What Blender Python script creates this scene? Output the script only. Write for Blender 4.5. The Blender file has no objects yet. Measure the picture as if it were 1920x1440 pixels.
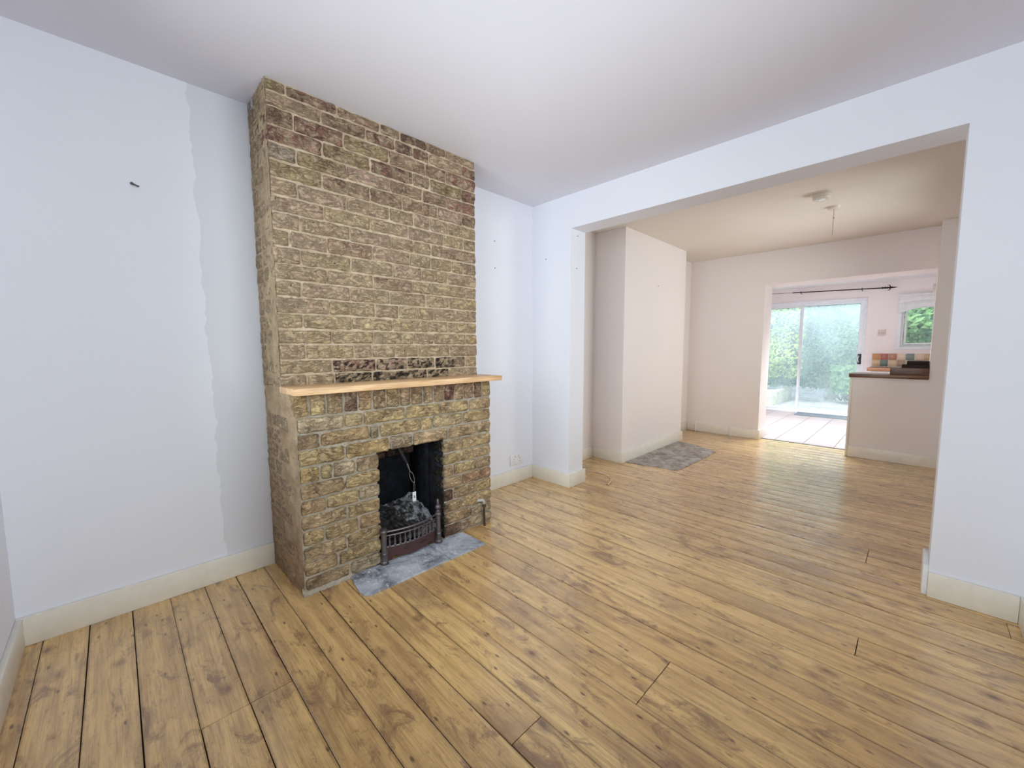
import bpy, math, random
from mathutils import Vector, Matrix, noise
R = random.Random(7)
C = bpy.context.scene.collection
PI = math.pi

def lin(c):
    c = c / 255.0
    return c / 12.92 if c <= 0.04045 else ((c + 0.055) / 1.055) ** 2.4
def rgb(r, g, b, k=1.0):
    return (min(lin(r) * k, .95), min(lin(g) * k, .95), min(lin(b) * k, .95), 1.0)

# ------------------------------------------------------------------ materials
class NT:
    def __init__(s, name):
        s.m = bpy.data.materials.new(name); s.m.use_nodes = True
        s.t = s.m.node_tree; s.t.nodes.clear()
        s.out = s.n('ShaderNodeOutputMaterial')
        s.p = s.n('ShaderNodeBsdfPrincipled'); s.l(s.p.outputs[0], s.out.inputs[0])
        s.tc = None
    def n(s, t, **k):
        n = s.t.nodes.new(t)
        for a, b in k.items(): setattr(n, a, b)
        return n
    def l(s, a, b): s.t.links.new(a, b)
    def co(s, scale=(1, 1, 1), rot=(0, 0, 0)):
        if s.tc is None: s.tc = s.n('ShaderNodeTexCoord')
        m = s.n('ShaderNodeMapping'); m.inputs['Scale'].default_value = scale; m.inputs['Rotation'].default_value = rot
        s.l(s.tc.outputs['Object'], m.inputs[0]); return m.outputs[0]
    def noise(s, scale, detail=4, rough=.55, dist=0, co=None):
        n = s.n('ShaderNodeTexNoise'); n.inputs['Scale'].default_value = scale
        n.inputs['Detail'].default_value = detail; n.inputs['Roughness'].default_value = rough
        n.inputs['Distortion'].default_value = dist
        s.l(co if co is not None else s.co(), n.inputs['Vector']); return n.outputs[0]
    def vor(s, scale, co=None, feature='F1', out='Distance', rnd=1.0):
        n = s.n('ShaderNodeTexVoronoi', feature=feature); n.inputs['Scale'].default_value = scale
        n.inputs['Randomness'].default_value = rnd
        s.l(co if co is not None else s.co(), n.inputs['Vector']); return n.outputs[out]
    def ramp(s, x, stops, interp='LINEAR'):
        r = s.n('ShaderNodeValToRGB'); r.color_ramp.interpolation = interp
        e = r.color_ramp.elements
        while len(e) < len(stops): e.new(.5)
        for i, (p, c) in enumerate(stops):
            e[i].position = p; e[i].color = c if isinstance(c, tuple) else (c, c, c, 1)
        s.l(x, r.inputs[0]); return r.outputs[0]
    def mix(s, f, a, b, mode='MIX'):
        m = s.n('ShaderNodeMix', data_type='RGBA', blend_type=mode)
        for v, i in ((f, 0), (a, 6), (b, 7)):
            if isinstance(v, (int, float)): m.inputs[i].default_value = v
            elif isinstance(v, tuple): m.inputs[i].default_value = v
            else: s.l(v, m.inputs[i])
        return m.outputs[2]
    def math(s, op, a, b=0.0, c=None):
        m = s.n('ShaderNodeMath', operation=op)
        for i, v in enumerate((a, b) if c is None else (a, b, c)):
            if isinstance(v, (int, float)): m.inputs[i].default_value = v
            else: s.l(v, m.inputs[i])
        return m.outputs[0]
    def sep(s, v=None):
        q = s.n('ShaderNodeSeparateXYZ'); s.l(v if v is not None else s.co(), q.inputs[0]); return q.outputs
    def col(s, c):
        if isinstance(c, tuple): s.p.inputs['Base Color'].default_value = c
        else: s.l(c, s.p.inputs['Base Color'])
    def set(s, **k):
        for a, v in k.items():
            i = s.p.inputs[a.replace('_', ' ')]
            if isinstance(v, (int, float, tuple)): i.default_value = v
            else: s.l(v, i)
    def bump(s, h, dist=.005, st=1.0, prev=None):
        b = s.n('ShaderNodeBump'); b.inputs['Distance'].default_value = dist; b.inputs['Strength'].default_value = st
        s.l(h, b.inputs['Height'])
        if prev is not None: s.l(prev, b.inputs['Normal'])
        s.l(b.outputs[0], s.p.inputs['Normal']); return b.outputs[0]

def plain(name, c, rough=.5, metal=0, bump=None, spec=None):
    m = NT(name)
    v = m.noise(18, 3)
    m.col(m.mix(m.ramp(v, [(.35, 0.0), (.7, 1.0)]), tuple(x * .93 for x in c[:3]) + (1,), c))
    m.set(Roughness=rough, Metallic=metal)
    if spec is not None: m.set(**{'Specular_IOR_Level': spec})
    if bump: m.bump(m.noise(bump[0], 5), bump[1])
    return m.m

def paint(name, base, dull=None, seam=None):
    m = NT(name)
    big = m.noise(1.1, 3, .5)
    c = m.mix(m.ramp(big, [(.3, 0.0), (.75, 1.0)]), tuple(x * .965 for x in base[:3]) + (1,), base)
    if dull:
        x, y, z = m.sep()
        w = m.noise(9, 3, .6, co=m.co((0.2, 0.2, 1)))
        e = m.math('ADD', y, m.math('MULTIPLY', m.math('SUBTRACT', w, .5), .06))
        e = m.math('ADD', e, m.math('MULTIPLY', z, .012))
        a = m.math('GREATER_THAN', e, seam[0]); b = m.math('LESS_THAN', y, seam[1])
        c = m.mix(m.math('MULTIPLY', a, b), c, dull)
    m.col(c); m.set(Roughness=.62, Specular_IOR_Level=.3)
    m.bump(m.noise(60, 4, .6), .0006, .6)
    return m.m

WH = rgb(231, 232, 240)
M = {}
M['wall'] = paint('painted_plaster', WH)
M['wall_left'] = paint('painted_plaster_patched', WH, rgb(216, 217, 224), (-2.335, -2.0))
M['wall_bounce_tint'] = paint('bounce_tinted_plaster', rgb(233, 225, 223))  # white paint with the warm bounced light of the middle room put into its colour
M['wall_kitchen'] = paint('pink_tinted_plaster', rgb(243, 236, 235))
M['ceil'] = paint('ceiling_paint', rgb(226, 223, 231))
M['ceil_bounce_tint'] = paint('bounce_tinted_ceiling', rgb(226, 218, 210))  # middle room ceiling, warm bounce from the floorboards tinted into the colour
M['skirt'] = plain('cream_gloss_paint', rgb(232, 227, 216), .38, bump=(30, .0004))
M['skirt_white'] = plain('white_gloss_paint', rgb(232, 232, 234), .35, bump=(30, .0004))
M['upvc'] = plain('white_plastic', rgb(236, 240, 245), .3)
M['plastic'] = plain('socket_plastic', rgb(236, 234, 238), .3)
M['alarm'] = plain('ivory_plastic', rgb(214, 204, 194), .4)
M['slot'] = plain('dark_slot', rgb(60, 56, 56), .6)
M['black'] = plain('black_plastic', rgb(28, 30, 38), .35)
M['brown_iron'] = plain('dark_bronze', rgb(44, 34, 32), .4, .6)
M['screw'] = plain('dull_screw_metal', rgb(96, 92, 92), .45, .7)
M['cable'] = plain('cable_sheath', rgb(228, 205, 188), .45)
M['copper'] = plain('copper_end', rgb(120, 70, 45), .4, .8)
M['cord'] = plain('pull_cord', rgb(165, 135, 120), .8)
M['fabric'] = plain('blind_cotton', rgb(232, 236, 236), .9, bump=(400, .0004))
M['mat'] = plain('grey_door_mat', rgb(128, 138, 148), .95, bump=(300, .003))
M['strip'] = plain('threshold_metal', rgb(70, 72, 74), .4, .6)
M['gas'] = plain('gas_pipe_metal', rgb(82, 76, 72), .42, .75, bump=(60, .0006))
M['gaswhite'] = plain('gas_elbow_paint', rgb(175, 170, 168), .5, .2)
M['chrome'] = plain('bright_steel', rgb(150, 155, 168), .25, .95)
M['dullblack'] = plain('matt_black_paint', rgb(24, 24, 27), .6)
M['cabinet'] = plain('cabinet_board', rgb(225, 222, 220), .5)
M['subfloor'] = plain('dark_gap', rgb(38, 26, 18), .95)

def m_brick():
    m = NT('weathered_stock_brick')
    a = m.n('ShaderNodeVertexColor'); a.layer_name = 'Col'
    base = a.outputs['Color']; smear = a.outputs['Alpha']
    n1 = m.noise(14, 5, .6)
    c = m.mix(m.ramp(n1, [(.38, 0.0), (.66, 1.0)]), m.mix(1.0, base, (.74, .69, .66, 1), 'MULTIPLY'),
              m.mix(1.0, base, (1.25, 1.22, 1.14, 1), 'MULTIPLY'))
    n2 = m.noise(48, 5, .65, .8)
    c = m.mix(m.math('MULTIPLY', m.ramp(n2, [(.54, 0.0), (.70, 1.0)]), .55), c, rgb(186, 172, 140))
    n2b = m.noise(58, 6, .75, .5, co=m.co((1, 1, 1.25), (.6, 0, 0)))
    c = m.mix(m.math('MULTIPLY', m.ramp(n2b, [(.30, 1.0), (.42, 0.0)]), .62), c, rgb(74, 56, 42))
    # mortar smeared over the faces
    rid = m.math('ABSOLUTE', m.math('SUBTRACT', m.noise(20, 6, .72, .6, co=m.co((1, .8, 1.7), (.45, 0, 0))), .5))
    c = m.mix(m.math('MULTIPLY', m.math('MULTIPLY', m.ramp(rid, [(.004, 1.0), (.018, 0.0)]), m.ramp(n1, [(.42, 1.0), (.58, 0.0)])), .7), c, rgb(66, 50, 38))
    n3 = m.noise(20, 6, .65, .5)
    sm = m.math('SUBTRACT', m.math('ADD', n3, m.math('MULTIPLY', smear, .62)), .67)
    c = m.mix(m.ramp(sm, [(0.0, 0.0), (.10, .80)]), c, m.mix(m.ramp(n2, [(.4, 0.0), (.6, 1.0)]), rgb(176, 151, 122), rgb(210, 187, 156)))
    # pits
    v = m.vor(70); vm = m.noise(30, 2)
    pit = m.math('MULTIPLY', m.ramp(v, [(.12, 1.0), (.26, 0.0)]), m.ramp(vm, [(.62, 0.0), (.66, 1.0)]))
    c = m.mix(pit, c, rgb(42, 32, 26))
    # lime flecks
    f = m.vor(42, co=m.co((1, 1, .55))); fm = m.noise(5.5, 2)
    fl = m.math('MULTIPLY', m.ramp(f, [(.07, 1.0), (.13, 0.0)]), m.ramp(fm, [(.60, 0.0), (.64, .9)]))
    c = m.mix(fl, c, rgb(228, 222, 208))
    m.col(c); m.set(Roughness=.9, Specular_IOR_Level=.25)
    h = m.math('ADD', m.math('MULTIPLY', n2b, .9), m.math('MULTIPLY', n2, .7))
    h = m.math('SUBTRACT', h, m.math('MULTIPLY', pit, .5))
    h = m.math('ADD', h, m.math('MULTIPLY', m.ramp(rid, [(.0, 0.0), (.05, 1.0)]), .35))
    m.bump(h, .016, 1.0)
    return m.m
M['brick'] = m_brick()
def m_mortar(name, c1, c2, c3):
    m = NT(name)
    n = m.noise(12, 6, .65)
    c = m.mix(m.ramp(n, [(.35, 0.0), (.65, 1.0)]), c1, c2)
    n2 = m.noise(55, 5, .7, .6)
    c = m.mix(m.ramp(n2, [(.30, .8), (.42, 0.0)]), c, c3)
    m.col(c); m.set(Roughness=.95, Specular_IOR_Level=.2)
    m.bump(m.noise(45, 6, .7), .012, .8)
    return m.m
M['mortar'] = m_mortar('sandy_mortar', rgb(178, 156, 130), rgb(210, 190, 164), rgb(96, 76, 58))
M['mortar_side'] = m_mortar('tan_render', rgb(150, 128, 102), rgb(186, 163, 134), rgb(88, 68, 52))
M['mortar2'] = m_mortar('grey_mortar', rgb(160, 148, 130), rgb(190, 180, 164), rgb(80, 68, 56))

def m_soot():
    m = NT('sooty_brick')
    x, y, z = m.sep()
    b = m.n('ShaderNodeTexBrick'); b.inputs['Scale'].default_value = 1.0
    b.inputs['Brick Width'].default_value = .22; b.inputs['Row Height'].default_value = .078
    b.inputs['Mortar Size'].default_value = .008; b.inputs['Mortar Smooth'].default_value = .3
    cx = m.n('ShaderNodeCombineXYZ'); m.l(m.math('ADD', x, y), cx.inputs[0]); m.l(z, cx.inputs[1]); m.l(cx.outputs[0], b.inputs['Vector'])
    n = m.noise(22, 6, .65)
    c = m.mix(m.ramp(n, [(.4, 0.0), (.75, 1.0)]), rgb(7, 7, 9), rgb(36, 40, 56))
    fl = m.ramp(m.noise(60, 4, .7), [(.66, 0.0), (.72, .8)])
    c = m.mix(fl, c, rgb(120, 118, 124))
    m.col(c); m.set(Roughness=.8, Specular_IOR_Level=.35)
    m.bump(m.math('SUBTRACT', n, m.math('MULTIPLY', b.outputs['Fac'], .8)), .012, 1)
    return m.m
M['soot'] = m_soot()
M['iron'] = plain('sooty_cast_iron', rgb(104, 96, 98), .38, .6, bump=(60, .002))
M['iron_red'] = plain('rusty_cast_iron', rgb(84, 56, 56), .5, .3, bump=(60, .002))
def m_ash():
    m = NT('ash_and_cinders')
    n = m.noise(26, 6, .7)
    x_, y_, z_ = m.sep()
    sh = m.math('MULTIPLY', m.ramp(m.math('ADD', y_, 1.62), [(0.0, 0.0), (.28, 1.0)]), .22)
    m.col(m.ramp(m.math('ADD', n, sh), [(.46, rgb(16, 15, 16)), (.64, rgb(78, 74, 72)), (.78, rgb(206, 206, 214))]))
    m.set(Roughness=1.0); m.bump(m.noise(70, 6, .7), .02, 1); return m.m
M['ash'] = m_ash()

def m_slate(name, lo, mid, hi, wht, big=6):
    m = NT(name)
    n = m.noise(big, 6, .68, .6)
    c = m.ramp(n, [(.33, lo), (.50, mid), (.66, hi)])
    n2 = m.noise(38, 5, .7, co=m.co((1, 2.2, 1)))
    c = m.mix(m.ramp(n2, [(.56, 0.0), (.66, .7)]), c, wht)
    c = m.mix(m.ramp(m.noise(70, 4, .7), [(.30, .7), (.40, 0.0)]), c, lo)
    m.col(c); m.set(Roughness=.6, Specular_IOR_Level=.4); m.bump(m.noise(30, 6, .7), .004, .8)
    return m.m
M['hearth'] = m_slate('worn_slate', rgb(70, 76, 86), rgb(170, 175, 186), rgb(208, 212, 222), rgb(236, 238, 244))
M['hearth2'] = m_slate('stained_concrete', rgb(104, 90, 80), rgb(158, 150, 144), rgb(190, 184, 180), rgb(226, 222, 220), 9)

def m_floor():
    m = NT('stripped_pine_boards')
    a = m.n('ShaderNodeVertexColor'); a.layer_name = 'Col'
    sep = m.n('ShaderNodeSeparateColor'); m.l(a.outputs['Color'], sep.inputs[0])
    # each board shifts its own grain
    off = m.n('ShaderNodeCombineXYZ'); m.l(m.math('MULTIPLY', sep.outputs[0], 37.0), off.inputs[0]); m.l(m.math('MULTIPLY', sep.outputs[1], 11.0), off.inputs[2])
    def bc(scale):
        v = m.n('ShaderNodeVectorMath', operation='ADD')
        mp = m.n('ShaderNodeMapping'); mp.inputs['Scale'].default_value = scale
        if m.tc is None: m.tc = m.n('ShaderNodeTexCoord')
        m.l(m.tc.outputs['Object'], v.inputs[0]); m.l(off.outputs[0], v.inputs[1]); m.l(v.outputs[0], mp.inputs[0]); return mp.outputs[0]
    tone = m.mix(m.ramp(sep.outputs[2], [(0.0, 0.0), (1.0, 1.0)]), rgb(224, 184, 122), rgb(242, 204, 138))
    g = m.noise(1.0, 5, .6, .4, co=bc((2.2, 34, 1)))
    c = m.mix(m.math('MULTIPLY', m.ramp(g, [(.34, 1.0), (.60, 0.0)]), .55), tone, rgb(150, 108, 70))
    g2 = m.noise(1.0, 4, .7, .2, co=bc((7, 190, 1)))
    c = m.mix(m.math('MULTIPLY', m.ramp(g2, [(.36, 1.0), (.52, 0.0)]), .38), c, rgb(128, 92, 62))
    # worn, stained patches
    p = m.noise(1.7, 5, .65, .5, co=bc((1, 1.6, 1)))
    c = m.mix(m.math('MULTIPLY', m.ramp(p, [(.50, 0.0), (.68, 1.0)]), .55), c, rgb(142, 108, 84))
    p2 = m.noise(5.0, 7, .75, .8, co=bc((1, 2.2, 1)))
    c = m.mix(m.math('MULTIPLY', m.ramp(p2, [(.54, 0.0), (.64, 1.0)]), .70), c, rgb(122, 86, 68))
    p3 = m.noise(16.0, 6, .8, .4, co=bc((1, 2.0, 1)))
    c = m.mix(m.math('MULTIPLY', m.ramp(p3, [(.58, 0.0), (.68, 1.0)]), .55), c, rgb(96, 66, 46))
    c = m.mix(m.math('MULTIPLY', m.ramp(p3, [(.30, 1.0), (.40, 0.0)]), .35), c, rgb(226, 200, 158))
    # knots
    kv = m.vor(1.0, co=bc((5.2, 9.5, 1)))
    kd = m.math('ADD', kv, m.math('MULTIPLY', m.math('SUBTRACT', p3, .5), .10))
    km = m.ramp(m.noise(2.3, 2, co=bc((1, 3, 1))), [(.47, .15), (.56, 1.0)])
    c = m.mix(m.math('MULTIPLY', km, m.ramp(kd, [(.03, .0), (.06, .6), (.10, .6), (.26, 0.0)])), c, rgb(134, 92, 68))
    c = m.mix(m.math('MULTIPLY', km, m.ramp(kd, [(.04, .8), (.10, 0.0)])), c, rgb(80, 50, 42))
    kv2 = m.vor(1.0, co=bc((9, 24, 1)))
    c = m.mix(m.math('MULTIPLY', m.ramp(kv2, [(.06, 1.0), (.14, 0.0)]), .8), c, rgb(86, 54, 42))
    ed = m.math('MULTIPLY', a.outputs['Alpha'], m.ramp(p3, [(.35, .35), (.6, 1.0)]))
    c = m.mix(m.math('MULTIPLY', ed, .42), c, rgb(104, 72, 50))
    # tiny paint specks
    s = m.vor(16, co=m.co()); sm = m.noise(2.1, 2)
    c = m.mix(m.math('MULTIPLY', m.ramp(s, [(.045, 1.0), (.06, 0.0)]), m.ramp(sm, [(.60, 0.0), (.62, .8)])), c, rgb(226, 214, 196))
    m.col(c)
    r = m.noise(3.0, 4, .6, co=bc((2, 9, 1)))
    m.set(Roughness=m.ramp(r, [(.3, .20), (.7, .38)]), Specular_IOR_Level=.5, Coat_Weight=.8, Coat_Roughness=.18)
    h = m.math('ADD', m.math('MULTIPLY', g2, .5), m.math('MULTIPLY', g, .8))
    m.bump(h, .0016, .8)
    return m.m
M['floor'] = m_floor()

def m_wood(name, a_, b_, axis=1, rough=.45, sc=1.0):
    m = NT(name)
    s = [30 * sc] * 3; s[axis] = 2.2 * sc
    n = m.noise(1.0, 5, .6, .8, co=m.co(tuple(s)))
    c = m.ramp(n, [(.32, a_), (.62, b_)])
    s2 = [150] * 3; s2[axis] = 6
    n2 = m.noise(1.0, 3, .6, co=m.co(tuple(s2)))
    c = m.mix(m.math('MULTIPLY', m.ramp(n2, [(.35, 1.0), (.5, 0.0)]), .35), c, tuple(x * .55 for x in a_[:3]) + (1,))
    m.col(c); m.set(Roughness=rough); m.bump(n2, .0006, .5); return m.m
M['oak'] = m_wood('light_oak', rgb(196, 150, 106), rgb(232, 196, 152))
M['walnut'] = m_wood('dark_worktop_wood', rgb(58, 36, 26), rgb(118, 76, 50), 0, .35)
M['walnut_dark'] = m_wood('very_dark_wood', rgb(28, 17, 13), rgb(44, 28, 21), 0, .8)
M['beech'] = m_wood('oiled_worktop_wood', rgb(92, 56, 36), rgb(128, 84, 56), 0, .5)

def m_tiles():
    m = NT('pale_floor_tiles')
    b = m.n('ShaderNodeTexBrick'); b.offset = 0.0; b.squash = 1.0
    b.inputs['Scale'].default_value = 1.0; b.inputs['Brick Width'].default_value = .30; b.inputs['Row Height'].default_value = .30
    b.inputs['Mortar Size'].default_value = .006; b.inputs['Mortar Smooth'].default_value = .1
    b.inputs['Color1'].default_value = rgb(186, 170, 174); b.inputs['Color2'].default_value = rgb(196, 180, 182); b.inputs['Mortar'].default_value = rgb(140, 122, 116)
    m.l(m.co(), b.inputs['Vector'])
    n = m.noise(14, 5, .6, co=m.co((.4, 2.5, 1)))
    c = m.mix(m.math('MULTIPLY', m.ramp(n, [(.5, 0.0), (.7, 1.0)]), .35), b.outputs['Color'], rgb(186, 168, 166))
    m.col(c); m.set(Roughness=.32); m.bump(m.math('SUBTRACT', m.noise(9, 4), b.outputs['Fac']), .002, .6); return m.m
M['tiles'] = m_tiles()

def m_glass(name, haze):
    m = bpy.data.materials.new(name); m.use_nodes = True; t = m.node_tree; t.nodes.clear()
    o = t.nodes.new('ShaderNodeOutputMaterial'); tr = t.nodes.new('ShaderNodeBsdfTransparent'); tr.inputs[0].default_value = (.93, .97, .97, 1)
    gl = t.nodes.new('ShaderNodeBsdfGlossy'); gl.inputs['Roughness'].default_value = .02 if not haze else .35
    fr = t.nodes.new('ShaderNodeFresnel'); fr.inputs[0].default_value = 1.45
    mx = t.nodes.new('ShaderNodeMixShader'); t.links.new(fr.outputs[0], mx.inputs[0]); t.links.new(tr.outputs[0], mx.inputs[1]); t.links.new(gl.outputs[0], mx.inputs[2])
    last = mx
    if haze:
        tl = t.nodes.new('ShaderNodeBsdfTranslucent'); tl.inputs[0].default_value = (.75, .88, .95, 1)
        nz = t.nodes.new('ShaderNodeTexNoise'); nz.inputs['Scale'].default_value = 3
        mp = t.nodes.new('ShaderNodeMapRange'); mp.inputs[3].default_value = haze * .6; mp.inputs[4].default_value = haze * 1.4
        t.links.new(nz.outputs[0], mp.inputs[0])
        m2 = t.nodes.new('ShaderNodeMixShader'); t.links.new(mp.outputs[0], m2.inputs[0]); t.links.new(mx.outputs[0], m2.inputs[1]); t.links.new(tl.outputs[0], m2.inputs[2]); last = m2
    t.links.new(last.outputs[0], o.inputs[0]); return m
M['glass'] = m_glass('clear_glass', 0)
M['glass_soft'] = m_glass('soft_glass', .03)
M['glass_hazy'] = m_glass('dusty_glass', .22)

def m_leaf(name, c1, c2):
    m = NT(name)
    a = m.n('ShaderNodeVertexColor'); a.layer_name = 'Col'
    s = m.n('ShaderNodeSeparateColor'); m.l(a.outputs['Color'], s.inputs[0])
    c = m.mix(s.outputs[0], c1, c2)
    m.col(c); m.set(Roughness=.55)
    tl = m.n('ShaderNodeBsdfTranslucent'); m.l(c, tl.inputs[0])
    mx = m.n('ShaderNodeMixShader'); mx.inputs[0].default_value = .3
    m.l(m.p.outputs[0], mx.inputs[1]); m.l(tl.outputs[0], mx.inputs[2]); m.l(mx.outputs[0], m.out.inputs[0]); return m.m
M['leaf'] = m_leaf('hedge_leaves', rgb(64, 116, 66), rgb(150, 188, 120))
M['leaf2'] = m_leaf('yellow_green_leaves', rgb(110, 145, 62), rgb(205, 215, 120))
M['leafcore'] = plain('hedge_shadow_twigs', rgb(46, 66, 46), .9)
M['twig'] = plain('bare_twigs', rgb(150, 135, 120), .9)
M['gravel'] = m_slate('gravel_and_soil', rgb(150, 142, 140), rgb(208, 202, 204), rgb(228, 224, 226), rgb(240, 238, 240), 5)
M['stone'] = m_slate('pale_garden_stone', rgb(150, 142, 120), rgb(200, 192, 170), rgb(222, 216, 196), rgb(236, 232, 220), 8)

# ------------------------------------------------------------------ mesh builder
class MB:
    def __init__(s): s.v = []; s.f = []; s.c = []; s.m = []; s.cur = (1, 1, 1, 1); s.mi = 0
    def add(s, vs, fs, col=None):
        k = len(s.v); s.v += [tuple(p) for p in vs]
        cc = col if col is not None else s.cur
        s.c += (cc if isinstance(cc, list) else [cc] * len(vs))
        s.f += [tuple(i + k for i in f) for f in fs]; s.m += [s.mi] * len(fs); return s
    def box(s, x0, x1, y0, y1, z0, z1, b=0.0):
        if b <= 0:
            vs = [(x, y, z) for x in (x0, x1) for y in (y0, y1) for z in (z0, z1)]
            return s.add(vs, [(0, 1, 3, 2), (4, 6, 7, 5), (0, 4, 5, 1), (2, 3, 7, 6), (0, 2, 6, 4), (1, 5, 7, 3)])
        return s.rbox(x0, x1, y0, y1, z0, z1, b, (3, 3, 3))
    def rbox(s, x0, x1, y0, y1, z0, z1, r, n, disp=None, col=None, round_=True):
        # subdivided box with rounded edges; n = segments per axis
        lo = (x0, y0, z0); hi = (x1, y1, z1)
        r = min(r, (x1 - x0) * .45, (y1 - y0) * .45, (z1 - z0) * .45)
        idx = {}; vs = []; fs = []; cs = []
        def coord(a, i):
            k = n[a]
            if i == 0: return lo[a]
            if i == k: return hi[a]
            if k <= 2: return lo[a] + (hi[a] - lo[a]) * i / k
            return lo[a] + r + (hi[a] - lo[a] - 2 * r) * (i - 1) / (k - 2)
        def vert(i, j, k):
            key = (i, j, k)
            if key in idx: return idx[key]
            p = Vector((coord(0, i), coord(1, j), coord(2, k)))
            q = Vector([min(max(p[a], lo[a] + r), hi[a] - r) for a in range(3)])
            d = p - q
            if d.length > 1e-9: p = q + d.normalized() * r
            if disp: p = disp(p)
            idx[key] = len(vs); vs.append(p)
            if callable(col): cs.append(col(p))
            return idx[key]
        for a in range(3):
            u, w = (a + 1) % 3, (a + 2) % 3
            for side in (0, n[a]):
                for i in range(n[u]):
                    for j in range(n[w]):
                        def g(ii, jj):
                            t = [0, 0, 0]; t[a] = side; t[u] = ii; t[w] = jj; return vert(*t)
                        q = (g(i, j), g(i + 1, j), g(i + 1, j + 1), g(i, j + 1))
                        fs.append(q if side else q[::-1])
        return s.add(vs, fs, cs if callable(col) else col)
    def grid(s, fn, nu, nv, col=None):
        vs = [fn(i / nu, j / nv) for j in range(nv + 1) for i in range(nu + 1)]
        fs = [(j * (nu + 1) + i, j * (nu + 1) + i + 1, (j + 1) * (nu + 1) + i + 1, (j + 1) * (nu + 1) + i) for j in range(nv) for i in range(nu)]
        return s.add(vs, fs, col)
    def tube(s, path, r, seg=10, cap=True):
        P = [Vector(p) for p in path]; n = len(P); rr = r if isinstance(r, (list, tuple)) else [r] * n
        t0 = (P[1] - P[0]).normalized(); up = Vector((0, 0, 1)) if abs(t0.z) < .9 else Vector((1, 0, 0))
        a = t0.cross(up).normalized(); vs = []
        for i in range(n):
            t = (P[min(i + 1, n - 1)] - P[max(i - 1, 0)]).normalized()
            a = (a - t * a.dot(t)).normalized(); b = t.cross(a)
            vs += [P[i] + (a * math.cos(2 * PI * k / seg) + b * math.sin(2 * PI * k / seg)) * rr[i] for k in range(seg)]
        fs = [(i * seg + k, i * seg + (k + 1) % seg, (i + 1) * seg + (k + 1) % seg, (i + 1) * seg + k) for i in range(n - 1) for k in range(seg)]
        if cap: fs += [tuple(range(seg))[::-1], tuple((n - 1) * seg + k for k in range(seg))]
        return s.add(vs, fs)
    def lathe(s, c, prof, seg=24, axis='z', cap=True):
        vs = []
        for h, r in prof:
            for k in range(seg):
                a = 2 * PI * k / seg; u, w = r * math.cos(a), r * math.sin(a)
                vs.append({'z': (c[0] + u, c[1] + w, c[2] + h), 'x': (c[0] + h, c[1] + u, c[2] + w), 'y': (c[0] + w, c[1] + h, c[2] + u)}[axis])
        n = len(prof)
        fs = [(i * seg + k, i * seg + (k + 1) % seg, (i + 1) * seg + (k + 1) % seg, (i + 1) * seg + k) for i in range(n - 1) for k in range(seg)]
        if cap: fs += [tuple(range(seg))[::-1], tuple((n - 1) * seg + k for k in range(seg))]
        return s.add(vs, fs)
    def build(s, name, mats, parent=None, smooth=True, angle=40, label=None):
        me = bpy.data.meshes.new(name)
        o0 = Vector(parent['_org']) if parent is not None else Vector((0, 0, 0))
        me.from_pydata([tuple(Vector(p) - o0) for p in s.v], [], s.f); 
        for m in (mats if isinstance(mats, (list, tuple)) else [mats]): me.materials.append(m)
        for p, mi in zip(me.polygons, s.m): p.material_index = mi
        ca = me.color_attributes.new('Col', 'FLOAT_COLOR', 'POINT')
        buf = []
        for c in s.c: buf += list(c)
        ca.data.foreach_set('color', buf)
        me.validate(); me.update()
        if smooth: me.shade_smooth() if False else [setattr(p, 'use_smooth', True) for p in me.polygons]
        o = bpy.data.objects.new(name, me); C.objects.link(o)
        if smooth and angle:
            try:
                me.set_sharp_from_angle(angle=math.radians(angle))
            except Exception: pass
        if parent is not None: o.parent = parent; o['_org'] = list(o0)
        else: o['_org'] = [0, 0, 0]
        if label: o['label'] = label
        return o

def tag(o, label=None, cat=None, group=None, kind=None):
    if label: o['label'] = label
    if cat: o['category'] = cat
    if group: o['group'] = group
    if kind: o['kind'] = kind
    return o
def thing(name, loc, label=None, cat=None, group=None, kind=None):
    o = bpy.data.objects.new(name, None); C.objects.link(o); o.location = loc; o['_org'] = list(loc); o.empty_display_size = .1
    return tag(o, label, cat, group, kind)
def struct(name, mb, mat, **k):
    o = mb.build(name, mat, **k); o['kind'] = 'structure'; return o

# ------------------------------------------------------------------ room shell
H = 2.40; W = 2.833; YB = -3.025; H2 = 2.355; YR = 3.15; YK = 6.10; HK = 2.22
T = .12
b = MB(); b.box(-T, 0, YB - T, YK + .2, -.1, H + .15); struct('wall_left', b, M['wall_left'], smooth=False)
b = MB(); sy0, sy1, sz0, sz1 = 1.10, 2.45, .85, 2.05
ry0, ry1, rz0, rz1 = -2.70, -.85, .72, 2.18
b.box(W, W + T, YB - T, ry0, -.1, H + .15); b.box(W, W + T, ry1, sy0, -.1, H + .15); b.box(W, W + T, ry0, ry1, -.1, rz0); b.box(W, W + T, ry0, ry1, rz1, H + .15)
b.box(W, W + T, sy1, YK + .2, -.1, H + .15); b.box(W, W + T, sy0, sy1, -.1, sz0); b.box(W, W + T, sy0, sy1, sz1, H + .15)
struct('wall_right', b, M['wall'], smooth=False)
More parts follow.
